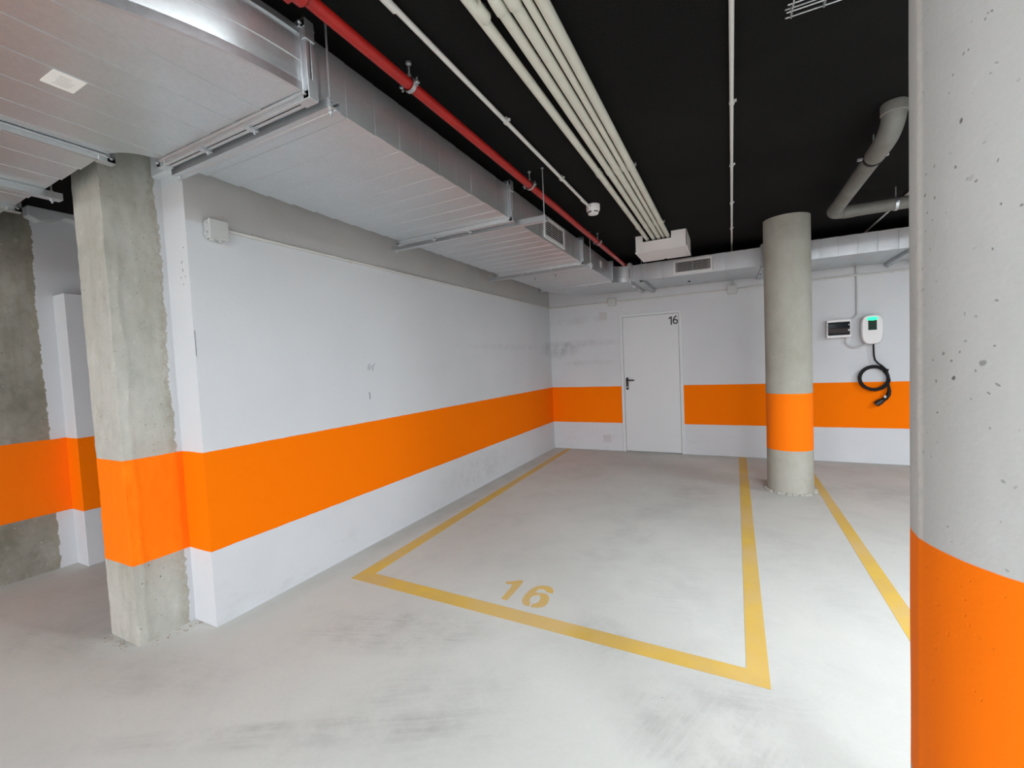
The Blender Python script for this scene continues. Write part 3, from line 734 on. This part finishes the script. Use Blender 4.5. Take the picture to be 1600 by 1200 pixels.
# ------------------------------------------------------------------ wall conduits and boxes
def rbox_y(x0, x1, z0, z1, ya, yb, r=.012, n=5):
    P = []
    for cx, cz, a in ((x1 - r, z1 - r, 0), (x0 + r, z1 - r, PI / 2), (x0 + r, z0 + r, PI), (x1 - r, z0 + r, 3 * PI / 2)):
        for i in range(n + 1): P.append((cx + r * math.cos(a + PI / 2 * i / n), cz + r * math.sin(a + PI / 2 * i / n)))
    return B().prism_y(P, ya, yb)
jb = thing('junction_box', 'grey square junction box on the left wall at the conduit start', 'junction box', (XW, 1.487, 2.222), 'wall junction boxes')
put('body', B().box(XW, XW + .042, 1.438, 1.536, 2.172, 2.275), M_JB, jb, bevel=.005)
put('lid', B().box(XW + .042, XW + .058, 1.435, 1.539, 2.169, 2.278), M_JB, jb, bevel=.004)
b = B()
for z in (2.20, 2.247): b.lathe((0, 0, 0), [(.013, 0), (.013, .005), (.009, .010)], 16)
b = B()
for z in (2.198, 2.248):
    b.tube([(XW + .022, 1.438, z), (XW + .022, 1.430, z)], [.015, .012], 14)
for y in (1.465, 1.51): b.tube([(XW + .022, y, 2.172), (XW + .022, y, 2.164)], [.015, .012], 14)
put('knockout', b, M_JB, jb, 40)
for x0, x1, lb in ((-1.642, -1.520, 'grey rounded junction box on the back wall above left of door'), (-.028, .094, 'grey rounded junction box on the back wall right of the door')):
    cz = 2.258; j = thing('junction_box', lb, 'junction box', ((x0 + x1) / 2, YB, cz), 'wall junction boxes')
    put('body', rbox_y(x0, x1, cz - .058, cz + .058, YB - .04, YB + .001, .018), M_JB, j, bevel=.003)
    put('lid', rbox_y(x0 + .004, x1 - .004, cz - .054, cz + .054, YB - .048, YB - .04, .016), M_JB, j, bevel=.002)
def wclip(parent, p, axis):
    b = B(); x, y, z = p; cs = [2 * PI * k / 16 for k in range(16)]
    if axis == 'y': b.loops([[(x + .0125 * math.cos(t), y + q, z + .0125 * math.sin(t)) for t in cs] for q in (-.007, .007)]); b.box(XW, x, y - .006, y + .006, z + .010, z + .018)
    else: b.loops([[(x + q, y + .0125 * math.cos(t), z + .0125 * math.sin(t)) for t in cs] for q in (-.007, .007)]); b.box(x - .006, x + .006, y, YB, z + .010, z + .018)
    put('saddle_clip', b, M_PVCW, parent, 50)
c3 = thing('conduit', 'white wall conduit along the top of left wall turning the corner to the first box', 'conduit', (XW, 4, 2.245), 'wall conduits')
q = XW + .012; yq = YB - .012
put('tube', B().tube([(q, 1.536, 2.243), (q, 2.5, 2.243), (q, 4.9, 2.252), (q, YB - .05, 2.258)] + [(q + .038 - .038 * math.cos(t), yq - .038 + .038 * math.sin(t), 2.258) for t in [PI / 2 * i / 6 for i in range(1, 7)]] + [(-1.642, yq, 2.258)], .0098, 14), M_PVCW, c3, 40)
for y in (1.72, 2.48, 3.3, 4.1, 4.95, 5.8): wclip(c3, (q, y, 2.243 + (y - 2.5) * .004 if y > 2.5 else 2.243), 'y')
for x in (-2.3, -1.85): wclip(c3, (x, yq, 2.258), 'x')
c4 = thing('conduit', 'white wall conduit above the door between the two back wall boxes', 'conduit', (-.8, yq, 2.258), 'wall conduits')
put('tube', B().tube([(-1.52, yq, 2.258), (-.028, yq, 2.258)], .0098, 14), M_PVCW, c4, 40)
for x in (-1.3, -.75, -.2): wclip(c4, (x, yq, 2.258), 'x')
c5 = thing('conduit', 'white wall conduit on the back wall running right behind the round column', 'conduit', (1.5, yq, 2.265), 'wall conduits')
put('tube', B().tube([(.094, yq, 2.258), (.9, yq, 2.27), (1.3, yq, 2.272), (1.34, yq - .024, 2.272), (1.39, yq - .024, 2.272), (1.43, yq, 2.272), (4.5, yq, 2.275)], .0098, 14), M_PVCW, c5, 40)
for x in (.3, 1.05, 1.7): wclip(c5, (x, yq, 2.268), 'x')

# breaker box ------------------------------------------------------------
bb = thing('breaker_box', 'white surface breaker box with smoked window on the wall left of the charger', 'electrical box', (1.185, YB, 1.645))
bx0, bx1, bz0, bz1 = 1.055, 1.292, 1.537, 1.752; yf = YB - .085
put('body', B().box(bx0, bx1, yf + .02, YB, bz0, bz1), M_PLW, bb, bevel=.006)
b = B().box(bx0, bx1, yf, yf + .02, bz1 - .028, bz1).box(bx0, bx1, yf, yf + .02, bz0, bz0 + .030).box(bx0, bx0 + .012, yf, yf + .02, bz0 + .03, bz1 - .028).box(bx1 - .012, bx1, yf, yf + .02, bz0 + .03, bz1 - .028)
put('cover_frame', b, M_PLW, bb, bevel=.004)
put('window', B().prism_x([(yf + .004, bz0 + .03), (yf - .006, bz0 + .05), (yf - .010, 1.645), (yf - .006, bz1 - .048), (yf + .004, bz1 - .028), (yf + .008, bz1 - .028), (yf + .008, bz0 + .03)], bx0 + .012, bx1 - .012), M_SMOKE, bb, bevel=.001)
for i in range(5):
    x = bx0 + .035 + i * .03
    k = put('circuit_breaker', B().box(x, x + .027, yf + .012, yf + .022, 1.60, 1.70), M_JB if i < 3 else M_PLW, bb, bevel=.002)
    put('toggle', B().box(x + .008, x + .019, yf + .009, yf + .013, 1.64, 1.665), M_BLACKM if i < 3 else M_PLW, k)
put('latch', B().box(bx1 - .030, bx1 - .016, yf - .012, yf - .002, 1.612, 1.634), M_PLW, bb, bevel=.002)
put('indicator', B().box(bx1 - .028, bx1 - .016, yf - .011, yf - .002, 1.680, 1.692), M_PLW, bb, bevel=.002)
lp = put('flexible_lead', B().tube([(1.255, 6.560, bz0 + .01), (1.252, 6.560, 1.50)] + [(1.35 - .098 * math.cos(t), 6.563, 1.485 - .075 * math.sin(t)) for t in [PI * i / 18 for i in range(0, 15)]] + [(1.443, 6.563, 1.455), (1.46, 6.56, 1.48)], .0095, 14), M_CONDG, bb, 40, label='grey conduit loop below the breaker box')

# wall charger -----------------------------------------------------------
ev = thing('wall_charger', 'white rounded electric car wall charger with green light and coiled black cable', 'charger', (1.49, YB, 1.6))
cx, cz, hw, hh = 1.492, 1.612, .102, .172
def egg(k, dz=0):
    P = []
    for i in range(48):
        t = 2 * PI * i / 48; c, s = math.cos(t), math.sin(t); e = 2 / 3.4
        taper = 1.0 + .06 * s
        P.append((cx + math.copysign(abs(c) ** e, c) * hw * k * taper, cz + dz + math.copysign(abs(s) ** e, s) * (hh - (1 - k) * hw)))
    return P
L = [[(x, y, z) for x, z in egg(k)] for k, y in ((.90, YB), (.92, YB - .035))]
put('back_shell', B().loops(L), M_BLACKM, ev, 40)
L = [[(x, y, z) for x, z in egg(k)] for k, y in ((.98, YB - .030), (1.0, YB - .045), (1.0, YB - .078), (.975, YB - .090), (.92, YB - .097))]
put('front_shell', B().loops(L), M_PLW, ev, 40)
ys = YB - .0975
put('screen', B().box(cx - .040, cx + .040, ys - .002, ys + .002, 1.606, 1.722), M_SCREEN, ev, bevel=.001)
put('status_light', B().prism_y([(cx + .055 * math.cos(t), 1.738 + .021 * math.sin(t)) for t in [2 * PI * k / 32 for k in range(32)]], ys - .003, ys + .002), M_GREEN, ev, label='glowing green status light')
yc = YB - .045
put('cable', B().tube([(1.512, yc, 1.455), (1.512, yc, 1.42), (1.513, yc, 1.36), (1.516, yc, 1.30), (1.526, yc, 1.25), (1.548, yc - .006, 1.215), (1.585, yc - .012, 1.18), (1.625, yc - .012, 1.135)], .0095, 12), M_BLACK, ev, 40)
b = B(); P = []
ccx, ccz = 1.513, 1.035; turns = 5
for i in range(turns * 36 + 1):
    t = 2 * PI * i / 36; k = i / 36
    rr = .136 + .008 * math.sin(k * 2.4 + 1); P.append((ccx + rr * math.cos(t) + .004 * math.sin(k * 5), YB - .016 - .012 * (k % 3.0) - .004, ccz + rr * math.sin(t) + .004 * math.cos(k * 3)))
b.tube(P, .0105, 10)
put('cable_coil', b, M_BLACK, ev, 50)
put('cable_tie', B().tube([(1.630 + .019 * math.cos(t), YB - .034 + .034 * math.sin(t) * .9, 1.116 + .017 * math.cos(t)) for t in [2 * PI * k / 18 for k in range(18)]], .007, 8, closed=True), M_BLACK, ev, 50)
b = B().tube([(1.640, yc, 1.00), (1.652, yc, .93), (1.655, yc, .88), (1.648, yc, .835), (1.625, yc, .795), (1.585, yc, .765)], [.012, .013, .019, .022, .022, .024], 14)
pl = put('plug_handle', b, M_BLACK, ev, 50)
put('plug_head', B().tube([(1.592, yc, .772), (1.568, yc, .750), (1.53, yc, .722)], [.028, .034, .033], 18), M_BLACKM, pl, 40)
put('plug_lock', B().box(1.600, 1.622, yc - .028, yc - .018, .80, .83), M_JB, pl, bevel=.002)

# debris by the pillar foot ---------------------------------------------
b = B()
for i in range(70):
    if i < 45: x, y = -2.80 + random.uniform(0, .06) + .01, 1.10 + random.random() ** .6 * .26
    else: x, y = -3.11 + random.random() * .28, 1.065 - random.uniform(0, .05)
    r = random.uniform(.001, .0035); b.sphere((x, y, r * .5), r, random.uniform(.8, 3), random.uniform(.8, 2), .6, 6)
o = put('debris', b, M_BROWN); tag(o, 'crumbs of brown debris on the floor around the square pillar foot', 'debris', None, 'stuff')

# ------------------------------------------------------------------ lamps of the garage (aisle, bay to the right), plus added unseen fill lamps
def batten(x, y, axis, power, label):
    o = thing('ceiling_lamp', label, 'lamp', (x, y, CZ), 'garage strip lamps')
    L_, w = .62, .05
    CZ_ = CZ
    def bx(b, u, v, z0, z1):
        return b.box(x - u, x + u, y - v, y + v, z0, z1) if axis == 'x' else b.box(x - v, x + v, y - u, y + u, z0, z1)
    put('housing', bx(B(), L_, w, CZ - .055, CZ), M_PLW, o, bevel=.006)
    put('diffuser', bx(B(), L_ - .02, w - .008, CZ - .085, CZ - .055), M_TUBE, o, bevel=.012)
    li = bpy.data.lights.new('lamp_light', 'AREA'); li.shape = 'RECTANGLE'; li.size = 2 * L_; li.size_y = 2 * w; li.energy = power; li.color = (.945, 1.0, 1.06)
    lo = bpy.data.objects.new('lamp_light', li); COL.objects.link(lo); lo.parent = o
    lo.location = (0, 0, -.089)
    if axis == 'y': lo.rotation_euler = (0, 0, PI / 2)
    return o
LAMPS = [(-.915, .28, 'y', 1.3, 'strip lamp between red pipe and beige pipes right above the camera'), (-6.0, -1.6, 'x', 84, 'strip lamp over the aisle far to the left'), (4.2, -1.5, 'x', 108, 'strip lamp over the aisle far to the right'),
         (-2.2, -4.6, 'x', 150, 'added fill lamp near the rear wall on the left'), (2.2, -4.6, 'x', 188, 'added fill lamp near the rear wall on the right'),  # both added out of view as frontal fill light
         (4.2, 3.4, 'y', 42, 'strip lamp in the neighbouring bay far beyond the thick column'), (1.2, 1.92, 'x', 33, 'added fill lamp at the end of the short wire cable tray')]  # the one by the cable tray is added to brighten the bay
for a in LAMPS: batten(*a)

W = bpy.data.worlds.new('garage_air'); S.world = W; W.use_nodes = True
W.node_tree.nodes['Background'].inputs[0].default_value = (.8, .85, .9, 1); W.node_tree.nodes['Background'].inputs[1].default_value = .3

# ------------------------------------------------------------------ camera
cam = bpy.data.cameras.new('camera'); co = bpy.data.objects.new('camera', cam); COL.objects.link(co)
cam.sensor_width = 36; cam.lens = FPX * 36 / 1600; cam.clip_start = .02
M = Matrix((CAM_R, CAM_U, -CAM_F)).transposed().to_4x4(); M.translation = (0, 0, H); co.matrix_world = M
S.camera = co
S.view_settings.view_transform = 'Standard'; S.view_settings.look = 'None'; S.view_settings.gamma = 1; S.view_settings.use_curve_mapping = False
S.view_settings.exposure = 1.52
S.cycles.use_denoising = True; S.cycles.max_bounces = 10; S.cycles.diffuse_bounces = 6; S.cycles.glossy_bounces = 5
S.cycles.sample_clamp_indirect = 6
